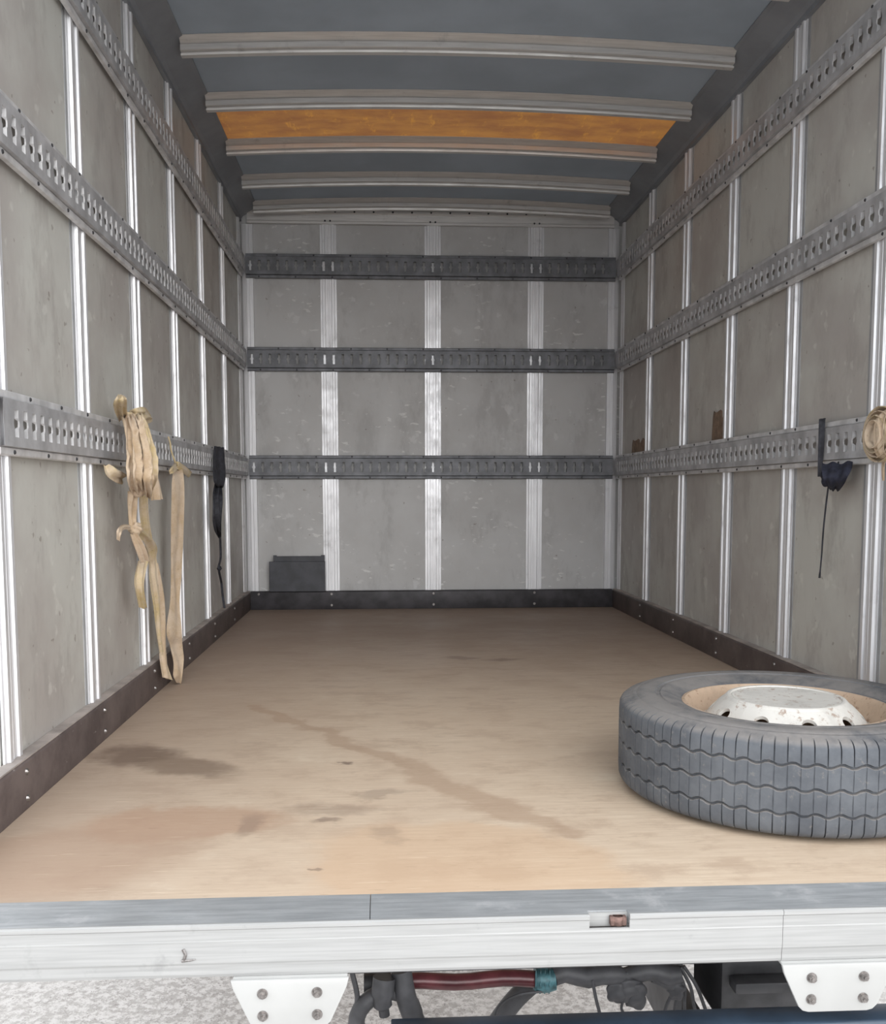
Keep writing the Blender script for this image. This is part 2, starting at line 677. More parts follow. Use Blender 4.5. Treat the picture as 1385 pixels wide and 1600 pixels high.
by = [YL - PITCH * k for k in range(0, 6)]
base('baseboard_left', 'y', M['base'], [(-.0115, .0), (.0152, .0), (.0152, .083), (.012, .088), (-.0115, .088)], 1.30, 4.60,
     [((.0152, y + .0, z), (0, PI / 2, 0)) for y in by for z in (.02, .068)])
base('baseboard_right', 'y', M['base'], [(W + .0115, .0), (W - .0152, .0), (W - .0152, .083), (W - .012, .088), (W + .0115, .088)], 1.30, 4.60,
     [((W - .0152, y, z), (0, -PI / 2, 0)) for y in by for z in (.02, .068)])
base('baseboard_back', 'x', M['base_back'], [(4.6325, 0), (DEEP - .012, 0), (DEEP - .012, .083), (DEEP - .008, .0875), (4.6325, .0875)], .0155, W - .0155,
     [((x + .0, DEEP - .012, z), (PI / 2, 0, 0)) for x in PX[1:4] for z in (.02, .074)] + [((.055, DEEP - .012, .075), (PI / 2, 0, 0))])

# --- ceiling: arched sheets between arched bows
RISE, CE = .024, 1.874


def arc(x, z0, RISE=RISE):
    t = (x - W / 2) / (W / 2 - .07)
    return z0 + RISE * (1 - t * t)


def arched(y_prof, x0, x1, n=28, rise=RISE):
    """profile of (y, dz) swept along the arch"""
    mb = MB()
    m_ = len(y_prof)
    vs = []
    for i in range(n + 1):
        x = x0 + (x1 - x0) * i / n
        for y, z in y_prof:
            vs.append((x, y, arc(x, z, rise)))
    fs = []
    for i in range(n):
        for k in range(m_):
            a = i * m_ + k
            b = i * m_ + (k + 1) % m_
            fs.append((a, b, b + m_, a + m_))
    fs += [tuple(range(m_ - 1, -1, -1)), tuple(n * m_ + k for k in range(m_))]
    return mb.add(vs, fs)


ceil = empty('ceiling', (0, 0, 0))
tag(ceil, kind='structure')
BOWS = [1.30, 1.72, 2.14, 2.555, 2.964, 3.367, 3.786, 4.188, 4.545]
for i, yb in enumerate(BOWS):
    w_ = .020
    prof = [(yb - .036, CE - .001), (yb - .036, CE - .003), (yb - .010, CE - .0195), (yb - .018, CE - .0205), (yb - .018, CE - .0355),
            (yb - .015, CE - .037), (yb - .002, CE - .037), (yb - .002, CE - .042), (yb - .011, CE - .043), (yb - .010, CE - .048),
            (yb + .010, CE - .048), (yb + .012, CE - .046), (yb + .012, CE - .005), (yb + w_, CE - .003), (yb + w_, CE - .001)]
    arched(prof, .070, W - .070, rise=RISE).build('roof_bow', M['alu_bow'], ceil, True)
ye = BOWS + [4.662]
for i in range(len(ye) - 1):
    a, b = ye[i], ye[i + 1]
    if i == 0: a = 1.215
    sky = (i == 5)
    prof = [(a + .0005, CE), (b - .0005, CE), (b - .0005, CE + (.003 if sky else .012)), (a + .0005, CE + (.003 if sky else .012))]
    o = arched(prof, .045, W - .045).build('skylight_panel' if sky else 'roof_sheet', M['amber' if sky else 'roof'], ceil, True)
    if sky: o['label'] = 'amber translucent roof panel'
for k, s in ((1, 0), (2, 1)):
    X = (lambda x: x) if s == 0 else (lambda x: W - x)
    pr = [(X(-.0100), 1.812), (X(.003), 1.812), (X(.003), 1.826), (X(.012), 1.836), (X(.068), 1.866), (X(.080), 1.8705), (X(.080), 1.8730),
          (X(.044), 1.8730), (X(.044), 1.92), (X(-.0100), 1.93)]
    o = MB().extrude(pr, 'y', 1.30, 4.6235).build('trim_%d' % k, M['cove'])
    tag(o, kind='structure')

# rear frame of the box, outside the picture's sides
for k, x in ((3, (-.075, -.0005)), (4, (W + .0005, W + .075))):
    o = MB().box(x[0], x[1], 1.215, 1.299, -.06, 1.95).build('trim_%d' % k, M['alu'])
    tag(o, kind='structure')
    bevel(o, .004, 2)
o = MB().box(-.075, W + .075, 1.215, 1.278, 1.951, 2.02).build('trim_5', M['alu'])
tag(o, kind='structure')

# --- rear sill
def sill():
    root = empty('trim_6', (0, 0, 0))
    tag(root, kind='structure')
    nx0, nx1 = .918, .972               # latch pocket
    XA, XB = -.0745, W + .0745
    def top(x0, x1, yb=Y1 + .0035):
        return MB().extrude([(Y0 - .0005, -.028), (Y0 - .0005, .0005), (yb, .0005), (yb, -.010), (yb + .02, -.028)], 'x', x0, x1)
    for a, b in ((XA, .6272), (.6282, nx0), (nx1, XB)):
        top(a, b).build('tread_plate', M['sill_top'], root)
    top(nx0, nx1, Y1 + .016).build('tread_plate', M['sill_top'], root)
    # face extrusion with a rounded bright lip and shallow ribs
    face = [(Y1 + .003, .0022), (Y1 + .0005, .0022), (Y1 - .002, .0005), (Y1 - .002, -.004), (Y1, -.006), (Y1, -.020), (Y1 - .0003, -.0205),
            (Y1 - .0003, -.0225), (Y1, -.023), (Y1, -.050), (Y1 + .0012, -.053), (Y1 + .0018, -.060), (Y1 + .0018, -.066), (Y1 + .003, -.070),
            (Y1 + .026, -.070), (Y1 + .026, -.067), (Y1 + .003, -.064)]
    low = [(Y1 + .003, -.017), (Y1, -.017), (Y1, -.020), (Y1 - .0003, -.0205),
           (Y1 - .0003, -.0225), (Y1, -.023), (Y1, -.050), (Y1 + .0012, -.053), (Y1 + .0018, -.060), (Y1 + .0018, -.066), (Y1 + .003, -.070),
           (Y1 + .026, -.070), (Y1 + .026, -.067), (Y1 + .003, -.064)]
    for pr, a, b in ((face, XA, nx0), (low, nx0, nx1), (face, nx1, 1.1798), (face, 1.1804, XB)):
        MB().extrude(pr, 'x', a, b).build('face_extrusion', M['alu_sill'], root)
    o = MB().box(nx0, nx1, Y1 + .0125, Y1 + .0155, -.020, -.001).build('latch_pocket', M['alu_sill'], root)
    mb = MB()
    mb.box(nx0 + .029, nx1 - .003, Y1 + .004, Y1 + .0125, -.0165, -.004)
    mb.cyl((nx0 + .040, Y1 + .009, -.016), (0, 0, 1), .008, .012, 10)
    o = mb.build('latch_keeper', M['rust'], root)
    o['label'] = 'rusty latch keeper'
    bevel(o, .001, 1)
    # dent mark
    d = MB()
    d.tube([(.386, Y1 - .0012, -.030), (.389, Y1 - .0012, -.037), (.387, Y1 - .0012, -.044)], .0022, 6)
    d.tube([(.384, Y1 - .0012, -.0455), (.395, Y1 - .0012, -.0450), (.402, Y1 - .0012, -.0440)], [.0022, .0014, .0004], 6)
    o = d.build('dent', M['bolt'], root)
    o['label'] = 'small dark gouge'


sill()

# ================================================================== RAILS
SLOT = .0425


def slot_cell(a=.0088, r=.0130, b=.0235):
    """hole outline (14 points) and the matching cell border for one slot, in (x, z) about the slot centre"""
    t0 = math.acos(a / r)
    ring = [(r * math.cos(t), r * math.sin(t)) for t in (-t0, -t0 / 2, 0, t0 / 2, t0)]
    hole = ring + [(a, b), (-a, b)] + [(-x, -z) for x, z in ring] + [(-a, -b), (a, -b)]
    hx, hz = SLOT / 2, .040
    border = [(hx, z * 1.4) for x, z in ring] + [(hx, hz), (-hx, hz)] + [(-hx, -z * 1.4) for x, z in ring] + [(-hx, -hz), (hx, -hz)]
    return hole, border




def make_rail(length, first, mat_web, mat_fl, loc, rz, label, x_start=0.0):
    """rail along local x from x_start to x_start+length, front towards local -y; first = local x of the first slot centre"""
    root = empty('lashing_rail', loc, rz)
    tag(root, label, 'rail')
    HOLE, BORDER = slot_cell() if mat_web is not mat_fl else slot_cell(.0058, .0088)
    zc, yf, H = .0560, -.0165, .1118
    n = int((length + x_start - first) / SLOT)
    xe0, xe1 = x_start, x_start + length
    mb = MB()
    inner = []
    nH = len(HOLE)
    for k in range(n + 1):
        cx = first + SLOT * k
        if cx + SLOT / 2 > xe1 - .002 or cx - SLOT / 2 < xe0: continue
        vs = [(cx + x, yf, zc + z) for x, z in BORDER] + [(cx + x, yf, zc + z) for x, z in HOLE]
        dep = [.003 if 0 < i < 4 or 7 < i < 11 else .0085 for i in range(nH)]
        vs += [(cx + x, yf + d, zc + z) for (x, z), d in zip(HOLE, dep)]
        fs = [(i, (i + 1) % nH, nH + (i + 1) % nH, nH + i) for i in range(nH)]
        fs += [(nH + i, nH + (i + 1) % nH, 2 * nH + (i + 1) % nH, 2 * nH + i) for i in range(nH)]
        inner += range(len(mb.f) + nH, len(mb.f) + 2 * nH)
        mb.add(vs, fs)
    kk = [k for k in range(n + 1) if first + SLOT * k + SLOT / 2 <= xe1 - .002 and first + SLOT * k - SLOT / 2 >= xe0]
    ca, cb = first + SLOT * kk[0] - SLOT / 2, first + SLOT * kk[-1] + SLOT / 2
    for a, b in ((xe0, ca), (cb, xe1)):
        if b - a > 1e-4:
            mb.add([(a, yf, zc - .040), (b, yf, zc - .040), (b, yf, zc + .040), (a, yf, zc + .040)], [(0, 1, 2, 3)])
    # returns from web to the flanges
    for s in (-1, 1):
        z1 = zc + s * .040
        mb.add([(xe0, yf, z1), (xe1, yf, z1), (xe1, -.0045, z1 + s * .0015), (xe0, -.0045, z1 + s * .0015)], [(0, 1, 2, 3)])
    web = link('slotted_web', mb.v, mb.f, mat_web, root)
    web.data.materials.append(mat_fl)
    for pi in inner: web.data.polygons[pi].material_index = 1
    for s in (0, 1):
        z0, z1 = (0, .0150) if s == 0 else (H - .0150, H)
        pr = [(-.0002, z0), (-.0085, z0 + .001), (-.0095, z0 + .003), (-.0095, z1 - .003), (-.0085, z1 - .001), (-.0002, z1)]
        MB().extrude(pr, 'x', xe0, xe1).build('flange', mat_fl, root)
    sc = MB().cyl((0, 0, 0), (0, -1, 0), .0042, .0022, 8, .003).build('screw', M['screw'], root)
    k = 0
    x = xe0 + .06
    firsts = True
    while x < xe1 - .02:
        z = .0068 if k % 2 == 0 else H - .0068
        s = sc if firsts else copy(sc)
        firsts = False
        s.location = (x, -.0094, z)
        k += 1
        x += SLOT * 2
    return root


RZ = [.6226, 1.1268, 1.5538]
ROWN = ['lowest', 'middle', 'top']
for i, z in enumerate(RZ):
    # left: local x = world +y
    make_rail(4.592 - 1.657, 1.6713 - 1.657, M['rail'], M['flange'], (.0005, 1.657, z), PI / 2,
              ['grey slotted lashing rail along the left wall at strap height, lowest of three',
               'grey slotted lashing rail across the middle of the left wall',
               'grey slotted lashing rail highest on the left wall, under the roof'][i])
    make_rail(4.592 - 1.302, (4.592 - 2.191) % SLOT, M['rail'], M['flange'], (W - .0005, 4.592, z), -PI / 2,
              ['grey slotted lashing rail along the right wall above the tyre, lowest of three',
               'grey slotted lashing rail across the middle of the right wall',
               'grey slotted lashing rail highest on the right wall, under the roof'][i])
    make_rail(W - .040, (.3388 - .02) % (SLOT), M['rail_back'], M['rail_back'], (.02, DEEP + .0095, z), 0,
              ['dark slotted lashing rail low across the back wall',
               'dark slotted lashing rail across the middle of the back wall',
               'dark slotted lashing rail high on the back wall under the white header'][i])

# ================================================================== TYRE
def tyre():
    cx, cy, R = 1.4027, 1.7405, .307
    root = empty('truck_tyre', (cx, cy, 0))
    tag(root, 'worn truck tyre with white steel wheel lying flat on the wooden floor', 'tyre')
    T = .1761
    # half section from bead to tread; z measured from the floor
    rb = .179                                  # bead radius
    side_lo = [(rb, .040), (rb + .004, .026), (rb + .014, .015), (rb + .038, .004), (rb + .066, .000), (rb + .090, .003), (R - .020, .0075)]
    z0, z1 = .012, T - .012                    # tread band
    gz = [z0 + (z1 - z0) * t for t in (.235, .50, .765)]
    gw, gd, A = .0022, .007, .0026
    NS = 96
    cols = []
    for k in range(NS):
        t = 2 * PI * k / NS
        w = .0014 / R
        s = 2 * PI / NS
        cols += [(t, 0), (t + w * .3, 1), (t + w * 1.3, 1), (t + w * 1.6, 0), (t + s * .36, 0), (t + s * .68, 0)]
    verts, faces = [], []
    prof_n = None
    for j, (t, sip) in enumerate(cols):
        zig = (abs(((t / (2 * PI) * 52) % 1) - .5) * 4 - 1)
        zig = max(-1, min(1, zig * 1.8))
        pr = []
        pr += [(r, z) for r, z in side_lo]
        ds = -.0045 * sip                       # shoulder sipes
        dm = -.0016 * sip
        pr += [(R - .010 + ds, z0 - .002), (R - .004 + ds, z0 + .003), (R - .001 + ds, z0 + .009)]
        for i, zc in enumerate(gz):
            zz = zc + A * zig
            d_before = ds if i == 0 else dm
            d_after = ds if i == 2 else dm
            if i == 0: pr += [(R + ds * .6, zc - .012)]
            pr += [(R + d_before * .5, zz - gw - .0008), (R - .0012, zz - gw), (R - gd, zz - gw * .7), (R - gd, zz + gw * .7), (R - .0012, zz + gw),
                   (R + d_after * .5, zz + gw + .0008)]
            if i < 2: pr += [(R + dm, (gz[i] + gz[i + 1]) / 2)]
            else: pr += [(R + ds * .6, zc + .012)]
        pr += [(R - .001 + ds, z1 - .009), (R - .004 + ds, z1 - .003), (R - .010 + ds, z1 + .002)]
        top = [(R - .020, T - .0075), (R - .025, T - .0045), (R - .027, T - .0035), (R - .033, T - .0035), (R - .036, T - .0015), (R - .048, T), (rb + .060, T - .001),
               (rb + .058, T - .0035), (rb + .052, T - .0035), (rb + .050, T - .002), (rb + .028, T - .006), (rb + .012, T - .012), (rb + .004, T - .022), (rb, T - .040)]
        pr += top
        prof_n = len(pr)
        for r, z in pr:
            verts.append((r * math.cos(t), r * math.sin(t), z))
    N = len(cols)
    for j in range(N):
        for i in range(prof_n - 1):
            a = j * prof_n + i
            b = ((j + 1) % N) * prof_n + i
            faces.append((a, b, b + 1, a + 1))
    ty = link('tyre_rubber', verts, faces, M['tyre'], root)
    smoothen(ty, 30)
    sub = bpy.data.meshes

    def lathe(prof, n=96):
        vs = [(r * math.cos(2 * PI * i / n), r * math.sin(2 * PI * i / n), z) for i in range(n) for r, z in prof]
        m_ = len(prof)
        fs = [(i * m_ + k, ((i + 1) % n) * m_ + k, ((i + 1) % n) * m_ + k + 1, i * m_ + k + 1) for i in range(n) for k in range(m_ - 1)]
        return vs, fs
    # rim barrel
    vs, fs = lathe([(rb + .012, .022), (rb + .010, .014), (rb + .004, .013), (rb - .004, .020), (rb - .006, .036), (rb - .020, .050), (rb - .024, .080),
                    (rb - .023, .112), (rb - .012, T - .042), (rb - .006, T - .036), (rb - .004, T - .022), (rb + .004, T - .013), (rb + .010, T - .014),
                    (rb + .012, T - .022)])
    b = smoothen(link('rim', vs, fs, M['rim'], root), 50)
    b['label'] = 'rusty cream rim barrel'
    # disc: raised flat hub, cone with ten hand holes, foot ring
    vs, fs = lathe([(0.0005, T - .0035), (.050, T - .0030), (.090, T - .0018), (.0955, T - .0015), (.0965, T - .0032), (.0985, T - .0032), (.0995, T - .0003), (.1035, T + .0005), (.1065, T - .0008), (.110, T - .0050)])
    d = smoothen(link('hub_disc', vs, fs, M['disc'], root), 50)
    d['label'] = 'chalky white raised hub face'
    # cone between r .124 and .176 with round holes
    nh, per = 10, 16
    cone = [(.110, T - .0050), (.122, T - .015), (.139, T - .034), (.152, T - .056)]

    def on_cone(s, ang):
        L = [0]
        for p, q in zip(cone[:-1], cone[1:]): L.append(L[-1] + math.dist(p, q))
        d_ = s * L[-1]
        for i in range(3):
            if d_ <= L[i + 1] + 1e-9:
                u = (d_ - L[i]) / (L[i + 1] - L[i])
                r = cone[i][0] + (cone[i + 1][0] - cone[i][0]) * u
                z = cone[i][1] + (cone[i + 1][1] - cone[i][1]) * u
                return (r * math.cos(ang), r * math.sin(ang), z)
        r, z = cone[-1]
        return (r * math.cos(ang), r * math.sin(ang), z)
    mb = MB()
    step = 2 * PI / nh
    for k in range(nh):
        a0 = k * step + .227
        hole, edge = [], []
        for i in range(per):
            t = 2 * PI * i / per
            hole.append((.44 + .20 * math.sin(t), a0 + .105 * math.cos(t)))
            c, s = math.cos(t), math.sin(t)
            q = max(abs(c), abs(s))
            edge.append((.5 + .5 * s / q, a0 + step / 2 * c / q))
        vs = [on_cone(*p) for p in edge] + [on_cone(p[0], p[1]) for p in hole]
        inner = [(x * .985, y * .985, z - .006) for x, y, z in vs[per:]]
        # mid ring to follow the bend of the cone
        midr = [on_cone((e[0] + h[0]) / 2, (e[1] + h[1]) / 2) for e, h in zip(edge, hole)]
        allv = vs[:per] + midr + vs[per:] + inner
        fs = []
        for r_ in range(3):
            for i in range(per):
                j = (i + 1) % per
                fs.append((r_ * per + i, r_ * per + j, (r_ + 1) * per + j, (r_ + 1) * per + i))
        mb.add(allv, fs)
    o = smoothen(link('hub_cone', mb.v, mb.f, M['disc'], root), 45)
    o['label'] = 'dirty white cone with dark hand holes'
    vs, fs = lathe([(.152, T - .056), (.155, T - .062), (.1575, T - .060), (.1575, T - .050)])
    smoothen(link('disc_foot', vs, fs, M['disc'], root), 50)
    # valve
    mb = MB().tube([(.1535, .0, T - .058), (.150, .0, T - .045), (.148, 0, T - .038)], .0035, 8)
    v = mb.build('valve_stem', M['hose'], root, True)
    v.rotation_euler = (0, 0, 1.2)
    # dark closed plate under the wheel so the floor shows in shade through the hand holes
    return root


tyre()

# ================================================================== STRAPS
RIB={'loop_top':[(0.022,2.349,0.729,0.037,2.374,0.736),(0.035,2.27,0.742,0.053,2.3,0.749),(0.05,2.201,0.755,0.071,2.235,0.761),(0.06,2.186,0.768,0.076,2.212,0.77),(
    0.05,2.24,0.779,0.058,2.253,0.78),(0.035,2.29,0.778,0.046,2.308,0.777),(0.025,2.35,0.741,0.038,2.371,0.743)],'bow':[(0.04,2.397,0.74,0.037,2.393,0.758),(
    0.055,2.386,0.733,0.056,2.387,0.764),(0.06,2.44,0.728,0.062,2.443,0.769),(0.05,2.564,0.745,0.049,2.562,0.755),(0.04,2.538,0.746,0.04,2.539,0.769)],'drape':[(0.022,2.361,0.739,0.047,2.405,0.749),(
    0.04,2.304,0.73,0.065,2.347,0.74),(0.055,2.271,0.699,0.083,2.32,0.706),(0.065,2.24,0.661,0.098,2.299,0.666),(0.07,2.216,0.624,0.108,2.285,0.63),(
    0.07,2.218,0.588,0.108,2.287,0.592),(0.06,2.293,0.562,0.086,2.339,0.562),(0.045,2.399,0.554,0.057,2.419,0.554)],'flap':[(0.03,2.485,0.728,0.039,2.501,0.734),(
    0.04,2.491,0.688,0.049,2.507,0.692),(0.045,2.518,0.641,0.056,2.539,0.645),(0.045,2.54,0.592,0.061,2.57,0.596),(0.045,2.547,0.539,0.067,2.589,0.542)],'fold':[(0.022,2.21,0.621,0.032,2.225,0.621),(
    0.03,2.199,0.599,0.046,2.225,0.613),(0.035,2.241,0.585,0.05,2.265,0.606),(0.03,2.324,0.579,0.039,2.339,0.602)],'strand1':[(0.05,2.303,0.562,0.067,2.331,0.562),(
    0.045,2.319,0.536,0.06,2.344,0.536),(0.04,2.341,0.506,0.053,2.362,0.505),(0.04,2.348,0.47,0.05,2.364,0.469)],'strand2':[(0.045,2.424,0.562,0.06,2.452,0.562),(
    0.035,2.465,0.511,0.051,2.493,0.51),(0.03,2.499,0.461,0.047,2.53,0.46),(0.03,2.564,0.381,0.045,2.592,0.379),(0.03,2.571,0.322,0.046,2.602,0.323),(
    0.03,2.605,0.25,0.042,2.628,0.247),(0.03,2.639,0.158,0.038,2.655,0.155),(0.03,2.683,0.079,0.041,2.704,0.075),(0.035,2.696,0.04,0.05,2.725,0.029)],'knotloop':[(0.045,2.33,0.483,0.045,2.33,0.471),(
    0.05,2.249,0.486,0.051,2.25,0.474),(0.05,2.2,0.476,0.056,2.209,0.467),(0.045,2.211,0.455,0.05,2.218,0.449)],'tail1':[(0.05,2.314,0.459,0.061,2.332,0.464),(
    0.055,2.337,0.421,0.07,2.364,0.429),(0.055,2.376,0.388,0.07,2.403,0.392)],'tail2':[(0.05,2.362,0.463,0.059,2.377,0.469),(0.05,2.446,0.431,0.064,2.471,0.442),(
    0.045,2.504,0.401,0.061,2.534,0.413),(0.04,2.529,0.38,0.053,2.552,0.388)],'strand3':[(0.04,2.418,0.391,0.058,2.449,0.389),(0.035,2.396,0.347,0.052,2.426,0.344),(
    0.035,2.404,0.314,0.05,2.431,0.311),(0.03,2.451,0.269,0.045,2.476,0.265)],'strand4':[(0.025,2.663,0.367,0.03,2.672,0.366),(0.025,2.675,0.277,0.037,2.698,0.275),(
    0.025,2.668,0.216,0.04,2.695,0.216),(0.028,2.662,0.154,0.041,2.688,0.15),(0.03,2.663,0.1,0.043,2.688,0.092),(0.035,2.665,0.049,0.047,2.689,0.041)],'s2strip':[(0.035,2.883,0.63,0.051,2.916,0.631),(
    0.04,2.831,0.605,0.063,2.88,0.606),(0.04,2.815,0.54,0.066,2.869,0.54),(0.035,2.814,0.411,0.059,2.865,0.408),(0.03,2.826,0.317,0.051,2.868,0.313),(
    0.03,2.809,0.248,0.049,2.848,0.243),(0.035,2.727,0.171,0.065,2.789,0.162),(0.035,2.763,0.124,0.06,2.815,0.115),(0.04,2.784,0.07,0.061,2.826,0.071),(
    0.045,2.756,0.037,0.063,2.793,0.03),(0.045,2.788,0.011,0.055,2.808,0.002)],'s2bowL':[(0.04,2.888,0.649,0.044,2.896,0.63),(0.045,2.803,0.632,0.05,2.812,0.617),(
    0.04,2.791,0.621,0.042,2.796,0.612)],'s2bowR':[(0.045,2.871,0.63,0.049,2.88,0.649),(0.05,2.927,0.62,0.056,2.939,0.639),(0.045,3.036,0.606,0.054,3.055,0.622)],'b1wrap':[(0.026,3.63,0.729,0.051,3.696,0.727),(
    0.027,3.61,0.718,0.053,3.679,0.717),(0.028,3.579,0.624,0.059,3.661,0.625),(0.032,3.592,0.591,0.053,3.647,0.582),(0.025,3.73,0.578,0.032,3.747,0.578)],'b1body':[(0.02,3.648,0.594,0.038,3.695,0.592),(
    0.028,3.555,0.547,0.052,3.619,0.546),(0.03,3.535,0.477,0.053,3.593,0.476),(0.026,3.591,0.422,0.044,3.638,0.42),(0.018,3.718,0.387,0.027,3.74,0.389)],'b2wrap':[(1.764,2.422,0.743,1.776,2.411,0.744),(
    1.747,2.387,0.733,1.758,2.376,0.735),(1.748,2.388,0.669,1.758,2.378,0.668),(1.753,2.397,0.597,1.76,2.391,0.597)],'b2body':[(1.716,2.295,0.628,1.768,2.246,0.629),(
    1.7,2.261,0.61,1.75,2.215,0.612),(1.699,2.25,0.591,1.74,2.212,0.594),(1.715,2.265,0.575,1.745,2.237,0.577),(1.744,2.306,0.562,1.76,2.292,0.562)]}
CORD={'s2cord':[(0.018,2.896,0.724),(0.022,2.901,0.706),(0.025,2.901,0.681),(0.035,2.903,0.649)],'b1cord':[(0.02,3.751,0.396),(0.015,3.784,0.309),(
    0.02,3.705,0.27),(0.012,3.804,0.207),(0.016,3.804,0.156),(0.024,3.794,0.106)],'b2cord':[(1.75,2.329,0.575),(1.755,2.35,0.524),(1.76,2.37,0.46),(1.76,2.375,0.394),(
    1.76,2.382,0.34)]}



def catmull(sts, n):
    out = []
    P = [Vector(s) for s in sts]
    P = [P[0] * 2 - P[1]] + P + [P[-1] * 2 - P[-2]]
    for i in range(1, len(P) - 2):
        for k in range(n):
            t = k / n
            a, b, c, d = P[i - 1], P[i], P[i + 1], P[i + 2]
            out.append(.5 * ((2 * b) + (c - a) * t + (2 * a - 5 * b + 4 * c - d) * t * t + (3 * b - a - 3 * c + d) * t ** 3))
    out.append(P[-2])
    return out


def ribbon(name, sts, mat, parent, side, folds=3, amp=.006, th=.0016, across=14, sub=6, seed=1, crumple=0.0):
    """cloth band given by pairs of edge points, with lengthwise folds"""
    A = catmull([s[:3] for s in sts], sub)
    B = catmull([s[3:] for s in sts], sub)
    n = len(A)
    vs, fs = [], []
    rnd = random.Random(seed)
    ph = rnd.random() * 6
    sg = 1 if side == 0 else -1
    for i in range(n):
        d = B[i] - A[i]
        tan = (A[min(i + 1, n - 1)] + B[min(i + 1, n - 1)] - A[max(i - 1, 0)] - B[max(i - 1, 0)])
        nor = d.cross(tan)
        if nor.length < 1e-9: nor = Vector((sg, 0, 0))
        nor.normalize()
        if nor.y > 0: nor = -nor           # front faces the rear opening
        wd = d.length
        for s_, off in ((0, th / 2), (1, -th / 2)):
            for k in range(across + 1):
                u = k / across
                wv = math.sin(u * folds * 2 * PI + ph + .8 * math.sin(i * .23 + ph)) * amp * min(1, wd / .03)
                wv += (noise.noise(Vector((u * 3, i * .18, seed * 7.3)))) * amp * .9
                if crumple: wv += noise.noise(Vector((u * 4, i * .45, seed * 3.1))) * amp * crumple
                edge = math.sin(PI * u) ** .4 if 0 < u < 1 else 0
                p = A[i] + d * u + nor * (wv * (.35 + .65 * edge) + off)
                if side == 0: p.x = max(p.x, .006)
                else: p.x = min(p.x, W - .006)
                p.z = max(p.z, .002)
                vs.append(p)
    m_ = across + 1
    row = 2 * m_
    for i in range(n - 1):
        for k in range(across):
            a = i * row + k
            fs.append((a, a + 1, a + row + 1, a + row))
            a += m_
            fs.append((a, a + row, a + row + 1, a + 1))
        for k in (0, across):
            a = i * row + k
            fs.append((a, a + row, a + row + m_, a + m_))
    for i in (0, n - 1):
        for k in range(across):
            a = i * row + k
            fs.append((a, a + 1, a + m_ + 1, a + m_))
    o = fix_normals(link(name, vs, fs, mat, parent))
    return smoothen(o, 60)


def knot(name, c, r, mat, parent, seed=0, squash=(1, 1, 1)):
    bm = bmesh.new()
    bmesh.ops.create_icosphere(bm, subdivisions=4, radius=1)
    for v in bm.verts:
        p = v.co.copy()
        q = noise.noise(p * 1.5 + Vector((seed, 0, 0)))
        ridge = math.sin(7 * p.z + 3 * p.y + 2 * q + seed)
        v.co = p * (r * (1 + .22 * q + .10 * ridge))
        v.co = Vector((v.co.x * squash[0], v.co.y * squash[1], v.co.z * squash[2]))
    me = bpy.data.meshes.new(name)
    bm.to_mesh(me)
    bm.free()
    me.materials.append(mat)
    o = bpy.data.objects.new(name, me)
    COL.objects.link(o)
    o.parent = parent
    o.location = c
    return smoothen(o, 80)


root = empty('strap', (0, 0, 0))
tag(root, 'bulky beige webbing strap bunched and knotted over the left rail, trailing to the floor', 'strap')
S = M['strap']
S2 = M['strap2']
ribbon('loop', RIB['loop_top'], S2, root, 0, 2, .003, seed=1)
ribbon('bow', RIB['bow'], S2, root, 0, 1.5, .005, seed=2)
ribbon('folded_length', RIB['drape'], S, root, 0, 2.5, .006, across=30, sub=10, seed=3, crumple=.4)
for q, (u0, u1, dx) in enumerate(((0, .42, .014), (.30, .72, .022), (.60, 1.0, .015))):
    st = []
    for k_, t in enumerate(RIB['drape']):
        A_, B_ = Vector(t[:3]), Vector(t[3:])
        dz = Vector((dx, 0, (.004, -.008, .010)[q] * k_ / 7))
        st.append((*(A_.lerp(B_, u0) + dz), *(A_.lerp(B_, u1) + dz)))
    ribbon('folded_length', st, (S, S, S2)[q], root, 0, 1.3, .0065, across=20, sub=10, seed=60 + q, crumple=.5)
knot('fold_end', (.066, 2.330, .566), .019, S, root, 21, (1, 1.3, .8))
ribbon('folded_length', RIB['flap'], S, root, 0, 1.5, .005, seed=4)
ribbon('loop', RIB['fold'], S2, root, 0, 1, .004, seed=5)
ribbon('strand', RIB['strand1'], S, root, 0, 1.5, .004, seed=6)
ribbon('strand', RIB['strand2'], S2, root, 0, 1.5, .003, sub=8, seed=7)
ribbon('loop', RIB['knotloop'], S, root, 0, 1, .002, seed=8)
ribbon('tail', RIB['tail1'], S, root, 0, 2, .005, seed=9)
ribbon('tail', RIB['tail2'], S2, root, 0, 1, .004, seed=10)
ribbon('strand', RIB['strand3'], S2, root, 0, 1.5, .004, seed=11)
ribbon('strand', RIB['strand4'], S, root, 0, 1, .002, seed=12)
knot('knot', (.050, 2.362, .472), .017, S, root, 2, (.9, 1.2, 1))
knot('knot', (.040, 2.37, .742), .014, S2, root, 5, (1, 1.8, .8))

root = empty('strap', (0, 0, 0))
tag(root, 'single flat beige strap tied by a bow to the left rail, reaching the floor', 'strap')
ribbon('band', RIB['s2strip'], S, root, 0, .8, .0025, sub=8, seed=21)
ribbon('bow', RIB['s2bowL'], S2, root, 0, .8, .002, seed=22)
ribbon('bow', RIB['s2bowR'], S2, root, 0, .8, .002, seed=23)
MB().tube(catmull(CORD['s2cord'], 6), .0025, 8).build('tie_cord', S2, root, True)
knot('knot', (.040, 2.905, .640), .011, S2, root, 3)

